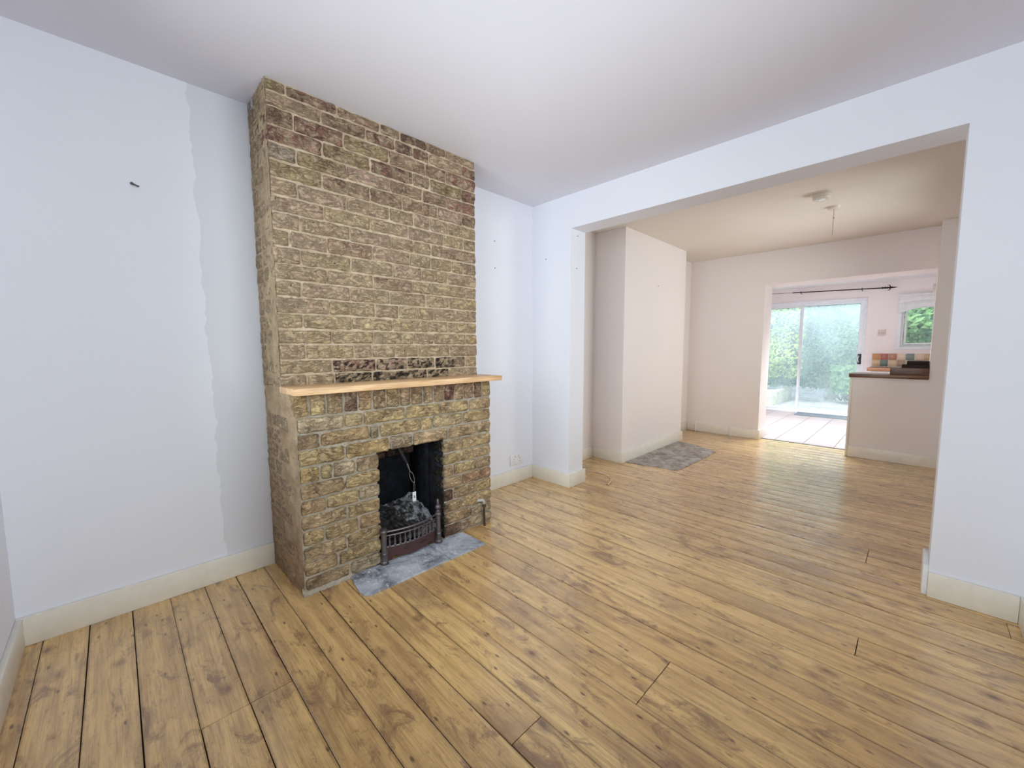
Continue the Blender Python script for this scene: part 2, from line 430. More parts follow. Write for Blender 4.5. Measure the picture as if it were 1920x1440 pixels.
for nm_, q0, q1, c0, c1 in (('added_side_window', sy0, sy1, sz0, sz1), ('window_4', ry0, ry1, rz0, rz1)):  # first one, in the middle room, is unseen and added to brighten that room
    ws = thing(nm_, (W + .06, (q0 + q1) / 2, c0), kind='structure')
    b = MB()
    for yy in (q0, (q0 + q1) / 2 - .02, q1 - .045): b.box(W + .04, W + .09, yy, yy + .045, c0, c1)
    b.box(W + .04, W + .09, q0, q1, c0, c0 + .045); b.box(W + .04, W + .09, q0, q1, c1 - .045, c1); b.build('window_frame', M['upvc'], ws, smooth=False)
    b = MB(); b.box(W + .063, W + .067, q0 + .02, q1 - .02, c0 + .02, c1 - .02); b.build('window_pane', M['glass'], ws, smooth=False)
# window wall behind the camera
wx0, wx1, wz0, wz1 = .50, 2.40, .70, 2.20
b = MB(); b.box(0, wx0, YB - .12, YB, 0, H); b.box(wx1, W, YB - .12, YB, 0, H); b.box(wx0, wx1, YB - .12, YB, 0, wz0); b.box(wx0, wx1, YB - .12, YB, wz1, H)
struct('wall_back', b, M['wall'], smooth=False)
wn = thing('window_2', ((wx0 + wx1) / 2, YB - .15, wz0), kind='structure')
b = MB()
for x in (wx0, (wx0 * 2 + wx1) / 3 - .025, (wx0 + wx1 * 2) / 3 - .025, wx1 - .05): b.box(x, x + .05, YB - .09, YB - .03, wz0, wz1)
b.box(wx0, wx1, YB - .09, YB - .03, wz0, wz0 + .05); b.box(wx0, wx1, YB - .09, YB - .03, wz1 - .05, wz1)
b.build('window_frame', M['upvc'], wn, smooth=False)
b = MB(); b.box(wx0 - .03, wx1 + .03, YB - .11, YB + .04, wz0 - .03, wz0); b.build('window_sill', M['skirt_white'], wn, smooth=False)
b = MB(); b.box(wx0 + .02, wx1 - .02, YB - .062, YB - .058, wz0 + .02, wz1 - .02); b.build('window_pane', M['glass'], wn, smooth=False)
# knocked-through wall between the front and middle room
x1, x2, Tn, Hs = .416, 2.541, .197, 2.136
b = MB(); b.box(0, x1, 0, Tn, 0, H); b.box(x2, W, 0, Tn, 0, H); b.box(x1, x2, 0, Tn, Hs, H)
struct('wall_middle', b, M['wall'], smooth=False)
# middle room: chimney breast, second alcove
b = MB(); b.box(0, .355, .96, 2.41, 0, H2); struct('wall_chimney', b, M['wall_bounce_tint'], smooth=False)
b = MB(); b.box(0, .126, 2.41, YR, 0, H2); struct('wall_alcove', b, M['wall_bounce_tint'], smooth=False)
b = MB(); b.box(0, .004, Tn, .96, 0, H2); struct('wall_alcove', b, M['wall_bounce_tint'], smooth=False)
# rear wall with the kitchen opening
xo0, xo1, zo, YR2 = 1.04, 2.522, 1.952, 3.50
b = MB(); b.box(.0, xo0, YR, YR2, 0, H2); b.box(xo0, xo1, YR, YR2, zo, H2)
struct('wall_rear', b, M['wall_bounce_tint'], smooth=False)
yh = 2.92
b = MB(); b.box(1.955, xo1, yh, yh + .24, 0, .858); b.box(xo1, W, yh, YR2, 0, H2)
struct('wall_kitchen', b, M['wall_bounce_tint'], smooth=False)
# kitchen end wall with patio door and window openings
dx0, dx1, dz1 = .30, 1.80, 1.985
kx0, kx1, kz0, kz1 = 2.20, 2.80, 1.165, 1.98
b = MB()
b.box(0, dx0, YK, YK + .22, 0, HK + .1); b.box(dx0, dx1, YK, YK + .22, dz1, HK + .1); b.box(dx1, kx0, YK, YK + .22, 0, HK + .1)
b.box(kx0, kx1, YK, YK + .22, 0, kz0); b.box(kx0, kx1, YK, YK + .22, kz1, HK + .1); b.box(kx1, W, YK, YK + .22, 0, HK + .1)
struct('wall_end', b, M['wall_kitchen'], smooth=False)
b = MB(); b.box(0, .02, YR2, YK, 0, HK); struct('wall_kitchen_left', b, M['wall_kitchen'], smooth=False)
b = MB(); b.box(W - .02, W, YR2, YK, 0, HK); struct('wall_kitchen_right', b, M['wall_kitchen'], smooth=False)
b = MB(); b.box(0, W, YB, Tn * .5, H, H + .1); struct('ceiling', b, M['ceil'], smooth=False)
b = MB(); b.box(0, W, Tn, YR, H2, H2 + .1); struct('ceiling', b, M['ceil_bounce_tint'], smooth=False)
b = MB(); b.box(0, .85, YR2, YK, HK, HK + .1); b.box(2.15, W, YR2, YK, HK, HK + .1); b.box(.85, 2.15, YR2, 3.92, HK, HK + .1); b.box(.85, 2.15, 4.88, YK, HK, HK + .1)
struct('ceiling', b, M['skirt_white'], smooth=False)
ws = thing('added_skylight', (1.5, 4.4, HK + .1), kind='structure')  # unseen skylight, added to let more light into the kitchen
b = MB(); b.box(.84, .89, 3.91, 4.89, HK + .1, HK + .15); b.box(2.11, 2.16, 3.91, 4.89, HK + .1, HK + .15); b.box(.89, 2.11, 3.91, 3.96, HK + .1, HK + .15); b.box(.89, 2.11, 4.84, 4.89, HK + .1, HK + .15); b.build('window_frame', M['upvc'], ws, smooth=False)
b = MB(); b.box(.88, 2.12, 3.95, 4.85, HK + .12, HK + .125); b.build('window_pane', M['glass'], ws, smooth=False)

# skirting boards
t, hb = .02, .119
def skirt(name, x0, x1_, y0, y1_, h=hb, mat='skirt'):
    b = MB(); b.box(x0, x1_, y0, y1_, 0, h, .004); return struct(name, b, M[mat])
skirt('baseboard_left', 0, t, YB, -2.118)
skirt('baseboard_left', 0, t, -.90, 0)
skirt('baseboard_back', t, W - t, YB, YB + t)
skirt('baseboard_right', W - t, W, YB + t, 0)
skirt('baseboard_middle', t, x1 + t, -t, 0)
skirt('baseboard_middle', x1, x1 + t, 0, Tn + t)
skirt('baseboard_middle', x2, W - t, -t, 0)
skirt('baseboard_middle', x2 - t, x2, -.004, Tn + t, .148, 'skirt_white')
skirt('baseboard_alcove', .004, .004 + t, Tn + t, .96)
skirt('baseboard_alcove', .004 + t, .355 + t, .96 - t, .96)
skirt('baseboard_chimney', .355, .355 + t, .96, 2.41 + t)
skirt('baseboard_alcove', .126, .126 + t, 2.41 + t, YR - t)
skirt('baseboard_rear', .126 + t, xo0 + t, YR - t, YR)
skirt('baseboard_rear', xo0, xo0 + t, YR, YR2)
skirt('baseboard_kitchen', 1.957, W, yh - t, yh)
skirt('trim_1', 1.935, 1.955, yh - .01, yh + .24, .858, 'skirt')

# ------------------------------------------------------------------ floorboards
seams = [-3.025, -2.96, -2.828, -2.695, -2.565, -2.433, -2.303, -2.175, -2.041, -1.914, -1.78, -1.66, -1.525, -1.392, -1.265, -1.14, -1.01, -.87, -.735, -.600, -.437, -.30, -.170, -.04, .065, .175, .28, .386]
y = .386
while y < 3.2: y += .128 + R.uniform(-.004, .004); seams.append(y)
seams[-1] = 3.235
joints = {4: .951, 5: .951, 9: 1.667, 18: 2.345, 25: 2.31, 26: 2.31, 12: 1.86, 13: 1.86}
def board(b, xa, xb, ya_, yb_, dz=0.0):
    g = R.uniform(.0003, .0014) * (1.3 if ya_ < -1.7 else 1); c = (R.random(), R.random(), R.random(), 1)
    n = max(2, int((xb - xa) / .12)); yw = yb_ - ya_
    hgt = R.uniform(.0003, .0011) * R.choice((-1, 1, 1))
    prof = [(g, -.018, 1), (g + .0004, -.0010, 1), (g + .0020, -.0002, .9), (g + .007, .0, .0), (yw * .27, hgt * .8, 0), (yw * .5, hgt, 0), (yw * .73, hgt * .8, 0), (yw - g - .007, .0, .0), (yw - g - .0020, -.0002, .9), (yw - g - .0004, -.0010, 1), (yw - g, -.018, 1)]
    wob = R.uniform(0, 50); vs = []; cs_ = []
    for i in range(n + 1):
        x = xa + (xb - xa) * i / n; w = .0012 * noise.noise(Vector((x * 1.3, wob, 0)))
        for (py, pz, ea) in prof: cs_.append(c[:3] + (ea,)); vs.append((x, ya_ + py + w, pz + dz + .0006 * noise.noise(Vector((x * .8, wob, 3)))))
    k = len(prof); fs = [(i * k + j, (i + 1) * k + j, (i + 1) * k + j + 1, i * k + j + 1) for i in range(n) for j in range(k - 1)]
    fs += [tuple(range(k)), tuple(n * k + j for j in range(k))[::-1]]
    b.add(vs, fs, cs_)
b = MB()
for i in range(len(seams) - 1):
    a0, a1 = seams[i], seams[i + 1]; j = joints.get(i)
    if j: board(b, 0, j - .0018, a0, a1); board(b, j + .0012, W, a0, a1)
    else:
        if i in (7, 22, 30, 35, 40) : 
            jj = R.uniform(.3, 2.5) if i > 22 else 2.78
            board(b, 0, jj - .001, a0, a1); board(b, jj + .001, W, a0, a1)
        else: board(b, 0, W, a0, a1)
b.mi = 1; b.box(0, W, YB, 3.24, -.05, -.012)
fl = struct('floor', b, [M['floor'], M['subfloor']], angle=50)
b = MB(); b.box(0, W, 3.235, YK, -.05, 0); struct('floor', b, M['tiles'], smooth=False)
b = MB(); b.box(xo0 + t, 1.955, 3.225, 3.247, -.005, .005, .002); struct('trim_2', b, M['strip'])

# ------------------------------------------------------------------ brick fireplace
PAL = dict(y=(190, 171, 131), Y=(208, 192, 154), t=(178, 158, 131), p=(180, 156, 138), r=(138, 108, 93), b=(154, 133, 109), o=(164, 149, 113),
           d=(116, 97, 82), D=(110, 78, 72), m=(190, 165, 118), g=(170, 160, 142), k=(100, 86, 72), O=(186, 158, 122), w=(225, 223, 226))
UZ = [2.375, 2.318, 2.241, 2.160, 2.088, 2.010, 1.928, 1.853, 1.777, 1.700, 1.618, 1.543, 1.466, 1.388, 1.310, 1.237, 1.165, 1.083, 1.022]
UJ = [([-2.036, -1.799, -1.569, -1.447, -1.276, -1.137], 'orbbdbt'), ([-1.879, -1.652, -1.482, -1.368, -1.259, -1.011], 'tbrdrtr'),
      ([-2.008, -1.771, -1.52, -1.286, -1.137], 'brobbr'), ([-1.88, -1.632, -1.374, -1.256, -1.014], 'rorbor'),
      ([-2.002, -1.759, -1.517, -1.309, -1.133], 'gopbbr'), ([-1.887, -1.637, -1.446, -1.204, -1.014], 'obbbpb'),
      ([-2.004, -1.769, -1.527, -1.372, -1.262, -1.126], 'tptyppy'), ([-1.885, -1.641, -1.411, -1.166, -1.008], 'pytpyb'),
      ([-2.0, -1.755, -1.521, -1.378, -1.256, -1.139], 'pbptttr'), ([-2.049, -1.876, -1.635, -1.404, -1.26, -1.105, -1.011], 'oprpYyor'),
      ([-2.003, -1.756, -1.516, -1.326, -1.138], 'pyYpyp'), ([-1.884, -1.635, -1.391, -1.259, -1.006], 'ttryyt'),
      ([-2.007, -1.767, -1.54, -1.304, -1.128], 'Ypttty'), ([-1.879, -1.63, -1.486, -1.364, -1.246], 'pybYyt'),
      ([-2.006, -1.764, -1.528, -1.287, -1.142], 'yyyyty'), ([-1.872, -1.644, -1.393, -1.249, -.997], 'yyYtym'),
      ([-2.001, -1.757, -1.656, -1.514, -1.364, -1.129], 'pyptyyb'), ([-1.873, -1.635, -1.44, -1.246, -1.005], 'yDpkkm'),
      ([-2.0, -1.867, -1.659, -1.299, -1.14], 'ttkkkt')]
LZ = [.817, .740, .662, .575, .500, .420, .347, .270, .190, .118, .040]
LJ = [([-1.881, -1.783, -1.539, -1.307, -1.089], 'gYyyyt'), ([-1.999, -1.75, -1.696, -1.447, -1.365, -1.138], 'bOgyyYy'),
      ([-1.88, -1.641, -1.497, -1.252, -1.025], 'ymgttt'), (([-2.005, -1.945, -1.83], 'mogt'), ([-1.146], 'ty')),
      (([-1.888], 'by'), ([-1.189, -1.052], 'yyt')), (([-1.983, -1.823], 'byg'), ([-1.217, -1.028], 'tyt')),
      (([-1.882], 'ty'), ([-1.15], 'tr')), (([-1.995, -1.824], 'yyO'), ([-1.219, -1.044], 'dby')),
      (([-1.888], 'ty'), ([-1.158], 'by')), (([-1.937], 'ty'), ([-1.086], 'bg')), (([-1.88], 'tg'), ([-1.161], 'dg'))]
YA, YBR, D1 = -2.124, -.903, .312
YA2, YBR2, D2 = -2.112, -.905, .452
OY0, OY1, OZ = -1.703, -1.300, .622

def brick(b, xa, xb, ya_, yb_, za, zb, code, smear, r=.010, rough=.0035, soot=None, gap=.0045, lift=0):
    base = PAL[code]; base = (base[0] + 2 + lift, base[1] - 1 + lift, base[2] + 1 + lift * .7); k = R.uniform(.90, 1.08)
    if xb > .4 and code not in 'kDdw': base = tuple(v * .66 + q * .34 for v, q in zip(base, (194, 172, 130)))
    c = tuple(lin(v * k) * 1.5 for v in base); mxc = max(c); c = tuple(v * min(1, .70 / mxc) for v in c)
    sd = R.uniform(0, 99); jt = [R.uniform(-.0015, .0015) for _ in range(4)]
    tilt = R.uniform(-.006, .006); ym = (ya_ + yb_) / 2; push = R.uniform(-.0018, .0018)
    def disp(p):
        q = p.copy()
        q.x += push + rough * .8 * noise.noise(Vector((p.x * 20, p.y * 16, p.z * 22 + sd))) + rough * .7 * noise.noise(Vector((p.x * 60, p.y * 60, p.z * 70 + sd)))
        q.y += rough * .9 * noise.noise(Vector((p.x * 25 + sd, p.y * 12, p.z * 30))) + rough * .4 * noise.noise(Vector((p.x * 70 + sd, p.y * 60, p.z * 80)))
        q.z += tilt * (p.y - ym) + rough * .75 * noise.noise(Vector((p.x * 20, p.y * 18 + sd, p.z * 10))) + rough * .45 * noise.noise(Vector((p.x * 50, p.y * 55 + sd, p.z * 30)))
        return q
    def col(p):
        cc = c; sm = smear
        if soot:
            s = soot(p)
            cc = tuple(v * (1 - s) + .012 * s for v in cc); sm = sm * (1 - s)
        return cc + (sm,)
    nx = max(3, int((xb - xa) / .014) + 2); ny = max(4, int((yb_ - ya_) / .013) + 2); nz = max(4, int((zb - za) / .013) + 2)
    b.rbox(xa, xb, ya_ + gap + jt[0], yb_ - gap + jt[1], za + gap + jt[2], zb - gap + jt[3], r, (nx, ny, nz), disp, col)

def rowz(zs, top, bot):
    e = [top] + [(zs[i] + zs[i + 1]) / 2 for i in range(len(zs) - 1)] + [bot]
    return e
fp = thing('brick_fireplace', (0, (YA + YBR) / 2, 0), 'tall exposed yellow brick chimney breast with projecting fire surround and pine shelf', 'fireplace')

# upper breast
def soot_u(p):  # black scorched blotches above the shelf
    n_ = noise.noise(Vector((p.y * 34, p.z * 60, 2))) + .5 * noise.noise(Vector((p.y * 90, p.z * 120, 8)))
    return (.92 if n_ > .12 else .1) if -1.88 < p.y < -1.10 else 0.0
b = MB()
e = rowz(UZ, 2.400, .985)
for i, (js, cs) in enumerate(UJ):
    za, zb = e[i + 1], e[i]; js = [YA] + js + [YBR]
    dep = .10 if i % 2 else .215
    sm = .34 if i < 6 else .47
    for k in range(len(js) - 1):
        first = k == 0; last = k == len(js) - 2
        xa = D1 - dep if first else (D1 - .1 if last else D1 - .030)
        brick(b, xa, D1, js[k], js[k + 1], za, zb, cs[k], sm, r=.008, rough=.0052, gap=.0046, lift=(14 if i > 9 else (6 if i > 5 else -6)), soot=(soot_u if i > 16 and 1 <= k < len(js) - 2 else None))
    # the side towards the alcove, smeared with mortar
    xe = D1 - dep; m_ = xe - .105 if i % 2 else None
    segs = [(0, m_), (m_, xe)] if (m_ and m_ > .03) else [(0, xe)]
    for (xa, xb) in segs:
        code = 'w' if i == 0 else R.choice('bptbt')
        brick(b, xa + .002, xb - .002, YA - .0035, YA + .03, za, zb, code, .60 if i else 0, rough=.005, gap=.0035)
b.mi = 1; nz_ = 90
b.box(0, D1 - .012, YA + .014, YBR - .010, .985, 2.40)
def mface(x, y0, y1, z0, z1, ny, nz, amp):
    b.grid(lambda u, v: (x + amp * noise.noise(Vector((u * 40 * (y1 - y0), v * 40 * (z1 - z0), x * 9))), y0 + (y1 - y0) * u, z0 + (z1 - z0) * v), ny, nz)
mface(D1 - .0085, YA + .006, YBR - .006, .985, 2.40, 100, 120, .0045)
b.mi = 2
b.grid(lambda u, v: (D1 * u - .005 * u, YA + .0035 + .004 * noise.noise(Vector((u * 14, v * 60, 5))), .985 + (2.40 - .985) * v), 26, 120)
b.build('chimney_breast', [M['brick'], M['mortar'], M['mortar_side']], fp, angle=None)

# fire surround
def soot(p):
    s = 0.0
    n_ = .5 + .5 * noise.noise(Vector((p.y * 30, p.z * 24, 7)))
    if p.z < .64 and OY1 - .02 < p.y: s = max(0, 1 - (p.y - OY1) / (.012 + .05 * n_ * (1.25 if p.z < .33 else .5)))
    if p.x < D2 - .012 and OY0 - .02 < p.y < OY1 + .02 and p.z < .64: s = 1
    if p.z < .1 and p.y < OY0: s = max(s, .25 * n_ * max(0, 1 - (OY0 - p.y) / .12))
    return min(1, max(0, s)) * (.65 + .35 * n_) if p.x > D2 - .012 else min(.985, max(0, s))
b = MB()
sol = [YA2, -2.042, -1.965, -1.881, -1.805, -1.728, -1.651, -1.571, -1.501, -1.423, -1.350, -1.274, -1.199, -1.127, -1.046, -.976, YBR2]
for k, code in enumerate('mytdObobbtbDtrdo'):
    brick(b, D2 - (.10 if k in (0, 15) else .03), D2 - R.uniform(0, .003), sol[k], sol[k + 1], .856, .968, code, .30, r=.011, rough=.0045)
e = rowz(LZ, .856, .004)
for i, row in enumerate(LJ):
    za, zb = e[i + 1], e[i]
    runs = [(YA2, YBR2) + row] if not isinstance(row[0], tuple) else [(YA2, OY0) + row[0], (OY1, YBR2) + row[1]]
    for (s0, s1, js, cs) in runs:
        js = [s0] + list(js) + [s1]
        for k in range(len(js) - 1):
            xa = D2 - .032
            if js[k] == YA2: xa = D2 - (.215 if i % 2 else .10)
            if js[k + 1] == YBR2: xa = D2 - .10
            if js[k] == OY1 or js[k + 1] == OY0: xa = D2 - .105
            c_ = 'd' if (i == 9 and js[k + 1] == YBR2) and False else cs[k]
            brick(b, xa, D2, js[k] + (.010 if js[k] == YA2 else 0), js[k + 1], za, zb, c_, .20, r=.012, rough=.0056, soot=soot, gap=.0048)
    xe = D2 - (.215 if i % 2 else .10); md = xe * .5
    for (xa, xb) in ((0, md), (md, xe)):
        brick(b, xa + .003, xb - .003, YA2 - .0105, YA2 + .03, za, zb, R.choice('bptbt'), .74, rough=.005, gap=.0035)
b.mi = 1
xf = D2 - .016
b.box(0, xf - .004, YA2 + .012, OY0 - .012, 0, OZ + .03); b.box(0, xf - .004, OY1 + .012, YBR2 - .010, 0, OZ + .03); b.box(0, xf, YA2 + .012, YBR2 - .010, OZ + .012, .968)
def lface(y0, y1, z0, z1):
    b.grid(lambda u, v: (D2 - .0135 + .006 * noise.noise(Vector((u * 40 * (y1 - y0), v * 40 * (z1 - z0) + y0, 3))), y0 + (y1 - y0) * u, z0 + (z1 - z0) * v), max(8, int((y1 - y0) / .012)), max(8, int((z1 - z0) / .012)))
lface(YA2 + .010, OY0 - .012, 0, OZ + .01); lface(OY1 + .012, YBR2 - .006, 0, OZ + .01); lface(YA2 + .010, YBR2 - .006, OZ + .008, .968)
b.mi = 2
b.grid(lambda u, v: ((D2 - .006) * u, YA2 - .006 + .004 * u + .012 * u ** 6 + .006 * noise.noise(Vector((u * 14, v * 40, 9))), .985 * v), 36, 80)
b.mi = 1
# render fillet at the floor
def foot(u, v):
    y_ = YA2 + (OY0 - .16 - YA2) * u; n_ = noise.noise(Vector((u * 9, v * 3, 1)))
    return (D2 - .012 + .030 * (1 - v) ** 2 * (1 + .8 * n_) * (1 - .3 * u), y_, .032 * v + .001)
b.grid(foot, 24, 5)
b.build('fire_surround', [M['brick'], M['mortar2'], M['mortar_side']], fp, angle=None)

# firebox
b = MB()
zi = .62
b.box(.05, D2 - .012, OY1 + .0095, OY1 + .0115, 0, OZ + .01); b.box(.05, D2 - .012, OY0 - .0115, OY0 - .0095, 0, OZ + .01)
b.box(.05, .07, OY0, OY1, .0, .95); b.box(.05, D2 - .11, OY0 - .003, OY0 + .004, 0, .95); b.box(.05, D2 - .16, OY1 - .004, OY1 + .003, 0, .95)
b.box(.07, D2 - .05, OY0, OY1, -.002, .03)
b.build('firebox', M['soot'], fp, angle=None)
b = MB(); b.cur = (.03, .02, .018, 0)
brick(b, .25, .33, OY0, -1.600, .545, .60, 'D', 0, rough=.005, soot=lambda p: .72); brick(b, .25, .33, -1.600, -1.42, .55, .61, 'D', 0, rough=.005, soot=lambda p: .78)
b.box(.28, .40, OY0, OY1, .612, .640)
b.build('inner_lintel', M['brick'], fp, angle=None, label='sooty red brick lintel inside the top of the fire opening')
# shelf
b = MB(); b.rbox(D1 - .004, .531, -2.128, -.876, .969, .9995, .0025, (4, 12, 4)); b.build('mantel_shelf', M['oak'], fp, label='light pine shelf board across the brick surround')

# ------------------------------------------------------------------ hearth
def slab(name, poly, z0, z1, mat, label, cat, amp=.004):
    ctr = (sum(p[0] for p in poly) / len(poly), sum(p[1] for p in poly) / len(poly))
    o = thing(name, (ctr[0], ctr[1], 0), label, cat)
    pts = []
    for i in range(len(poly)):
        a, c_ = poly[i], poly[(i + 1) % len(poly)]; n = max(2, int(math.dist(a, c_) / .02))
        for k in range(n):
            u = k / n; x = a[0] + (c_[0] - a[0]) * u; y_ = a[1] + (c_[1] - a[1]) * u
            pts.append((x + amp * noise.noise(Vector((x * 30, y_ * 30, 0))), y_ + amp * noise.noise(Vector((x * 30, y_ * 30, 5)))))
    return o, pts
def slabmesh(b, pts, z0, z1):
    n = len(pts); cx = sum(p[0] for p in pts) / n; cy = sum(p[1] for p in pts) / n
    vs = [(x, y_, z0) for x, y_ in pts] + [(x, y_, z1 - .0015) for x, y_ in pts] + [(cx + (x - cx) * .985, cy + (y_ - cy) * .985, z1) for x, y_ in pts]
    fs = [(i, (i + 1) % n, n + (i + 1) % n, n + i) for i in range(n)] + [(n + i, n + (i + 1) % n, 2 * n + (i + 1) % n, 2 * n + i) for i in range(n)]
    fs += [tuple(2 * n + i for i in range(n)), tuple(range(n))[::-1]]
    b.add(vs, fs)
h1 = thing('hearth_slab', (.56, -1.52, 0), 'worn grey slate hearth with sooty patches set in the boards before the grate', 'hearth')
b = MB()
for poly in ([(.452, -1.880), (.50, -1.893), (.56, -1.903), (.62, -1.908), (.655, -1.903), (.676, -1.880), (.677, -1.417), (.452, -1.417)], [(.452, -1.413), (.678, -1.413), (.680, -1.159), (.452, -1.168)]):
    _, pts = None, []
    for i in range(len(poly)):
        a, c_ = poly[i], poly[(i + 1) % len(poly)]; n = max(2, int(math.dist(a, c_) / .02))
        for k in range(n):
            u = k / n; x = a[0] + (c_[0] - a[0]) * u; y_ = a[1] + (c_[1] - a[1]) * u
            pts.append((x + .002 * noise.noise(Vector((x * 30, y_ * 30, 0))), y_ + .002 * noise.noise(Vector((x * 30, y_ * 30, 5)))))
    slabmesh(b, pts, .0008, .009)
b.build('slate', M['hearth'], h1, angle=30)
h2, pts = slab('hearth_slab', [(.377, 1.0), (.62, 1.045), (.884, 1.095), (.895, 1.6), (.893, 2.085), (.65, 2.23), (.377, 2.345)], 0, .01, 'hearth2', 'stained grey concrete patch of old hearth in the boards of the middle room', 'hearth')
b = MB(); slabmesh(b, pts, .0008, .0075); b.build('slate', M['hearth2'], h2, angle=30)

# ------------------------------------------------------------------ cast iron fire grate
g = thing('fire_grate', (.45, -1.525, .009), 'black cast iron fire grate with turned baluster front and two posts in the brick opening', 'grate')
gx = .468
def arc(u, z, bow=.034):  # curved front between the posts
    return (gx - .012 + bow * (1 - (2 * u - 1) ** 2), -1.690 + (.325) * u, z)
def bar(z, r, flat=False):
    b.tube([arc(i / 20, z) for i in range(21)], r, 8)
b = MB(); bar(.180, .0060); b.build('top_rail', M['iron'], g)
b = MB(); bar(.158, .0045); b.build('middle_rail', M['iron'], g)
b = MB(); bar(.094, .0060); b.build('lower_rail', M['iron'], g)
for k in range(11):
    p = arc((k + .75) / 11.6, .094); b = MB()
    b.lathe((p[0], p[1], .094), [(0, .0075), (.008, .0085), (.013, .005), (.020, .0085), (.028, .0070), (.040, .0042), (.050, .0038), (.056, .006), (.064, .006)], 10)
    b.build('baluster', M['iron'], g)
b = MB()
N = 40
def ap(u, v):
    zt = .092; zb = .040 - .020 * math.exp(-((u - .5) / .2) ** 2) if False else (.016 if (u < .12 or u > .88) else .030 - .010 * math.cos((u - .5) * 2 * PI))
    p = arc(u, zb + (zt - zb) * v, .030); return p
b.grid(ap, N, 6)
b.grid(lambda u, v: (ap(u, v)[0] - .006, ap(u, v)[1], ap(u, v)[2]), N, 6)
for u0 in (.30, .62):
    p = arc(u0, .062, .0315); q = arc(u0 + .13, .062, .0315)
    b.mi = 1; b.tube([p, q], .004, 6); b.mi = 0
b.build('apron', [M['iron_red'], M['dullblack']], g, label='rusty red apron plate under the balusters')
for (py, fin, zz) in ((-1.702, 0, .198), (-1.352, 1, .196)):
    b = MB(); px = .466
    prof = [(0, .024), (.012, .024), (.018, .019), (.05, .016), (.058, .0175), (.064, .0150), (.070, .0165), (.078, .0145), (zz - .03, .0145), (zz - .024, .0185), (zz - .016, .0185), (zz - .010, .0145), (zz - .004, .0175), (zz, .0175)]
    b.lathe((px, py, .009), [(h_, r_) for h_, r_ in prof], 8)
    po = b.build('post', M['iron'], g, angle=30)
    if fin:
        b = MB(); b.lathe((px, py, .009 + zz), [(0, .010), (.006, .008), (.014, .016), (.026, .018), (.036, .013), (.040, .007), (.050, .009), (.062, .0085), (.074, .003)], 10)
        b.build('finial', M['iron'], po)
b = MB()
for k in range(11):
    yy = -1.680 + k * .031
    b.tube([(.15, yy, .110), (.30, yy, .118), (.44, yy + .01, .128), (gx, yy + .012, .15)], .006, 6)
b.tube([(.30, -1.69, .112), (.30, -1.36, .112)], .007, 6)
b.build('grate_bar', M['iron'], g)
# ash
b = MB()
def ash(u, v):
    x = .09 + .33 * u; y_ = -1.695 + .39 * v
    h_ = .185 - .115 * u ** 1.3 + .022 * noise.noise(Vector((u * 6, v * 7, 1))) + .010 * noise.noise(Vector((u * 22, v * 24, 4))) + .05 * max(0, v - .55) * (1 - u)
    return (x, y_, h_)
b.grid(ash, 46, 50)
tag(b.build('ash_heap', M['ash'], angle=None), 'heap of grey ash and cinders lying behind the grate bars', 'ash', kind='stuff')

# damper lever with ring, link and tag
d = thing('damper_lever', (.40, -1.555, .60), 'steel flue lever hanging in the fire opening with ring, chain link and white tag', 'flue lever')
b = MB(); b.tube([(.37, -1.560, .63), (.385, -1.530, .56), (.385, -1.505, .512)], [.012, .011, .008], 10); b.build('arm', M['dullblack'], d)
b = MB(); b.tube([(.384, -1.506, .514), (.38, -1.492, .480), (.375, -1.480, .452)], [.0075, .0065, .005], 10); b.build('rod', M['chrome'], d)
b = MB(); n = 24
ring = []
for k in range(n + 1):
    a = 2 * PI * k / n; ring.append(Vector((.372, -1.4665 + .0125 * math.cos(a), .418 + .036 * math.sin(a))))
b.tube([(p.x, p.y - (p.z - .418) * .30, p.z) for p in ring], .0026, 8, cap=False); b.build('ring', M['chrome'], d)
b = MB(); b.tube([(.37, -1.452 + .0045 * math.cos(2 * PI * k / 20), .352 + .030 * math.sin(2 * PI * k / 20)) for k in range(21)], .0016, 8, cap=False); b.build('chain_link', M['chrome'], d)
b = MB(); b.rbox(.368, .371, -1.4645, -1.4405, .265, .323, .007, (3, 8, 10)); tg = b.build('paper_tag', M['plastic'], d, label='small white tag')
b = MB()
for (zc, w_) in ((.300, .006), (.294, .009), (.2885, .010)):
    b.box(.3705, .3716, -1.4525 - w_ * .5, -1.4525 + w_ * .5, zc - .0019, zc + .0019)
b.build('tag_print', M['slot'], tg)

# ------------------------------------------------------------------ gas pipe
gp = thing('gas_pipe', (.480, -.995, 0), 'short dark gas pipe rising from the boards against the right end of the brick surround', 'pipe')
b = MB(); b.tube([(.478, -.995, 0), (.476, -.995, .06), (.474, -.994, .135)], .0075, 12); b.build('riser', M['gas'], gp)
b = MB(); b.lathe((.474, -.994, .128), [(0, .009), (.002, .013), (.012, .013), (.014, .010), (.022, .010)], 6); b.build('nut', M['gas'], gp, angle=20)
b = MB(); b.tube([(.474, -.994, .148), (.474, -.996, .166), (.472, -1.004, .176), (.462, -1.018, .176), (.440, -1.035, .172)], [.009, .011, .012, .011, .010], 12); b.build('elbow', M['gaswhite'], gp)

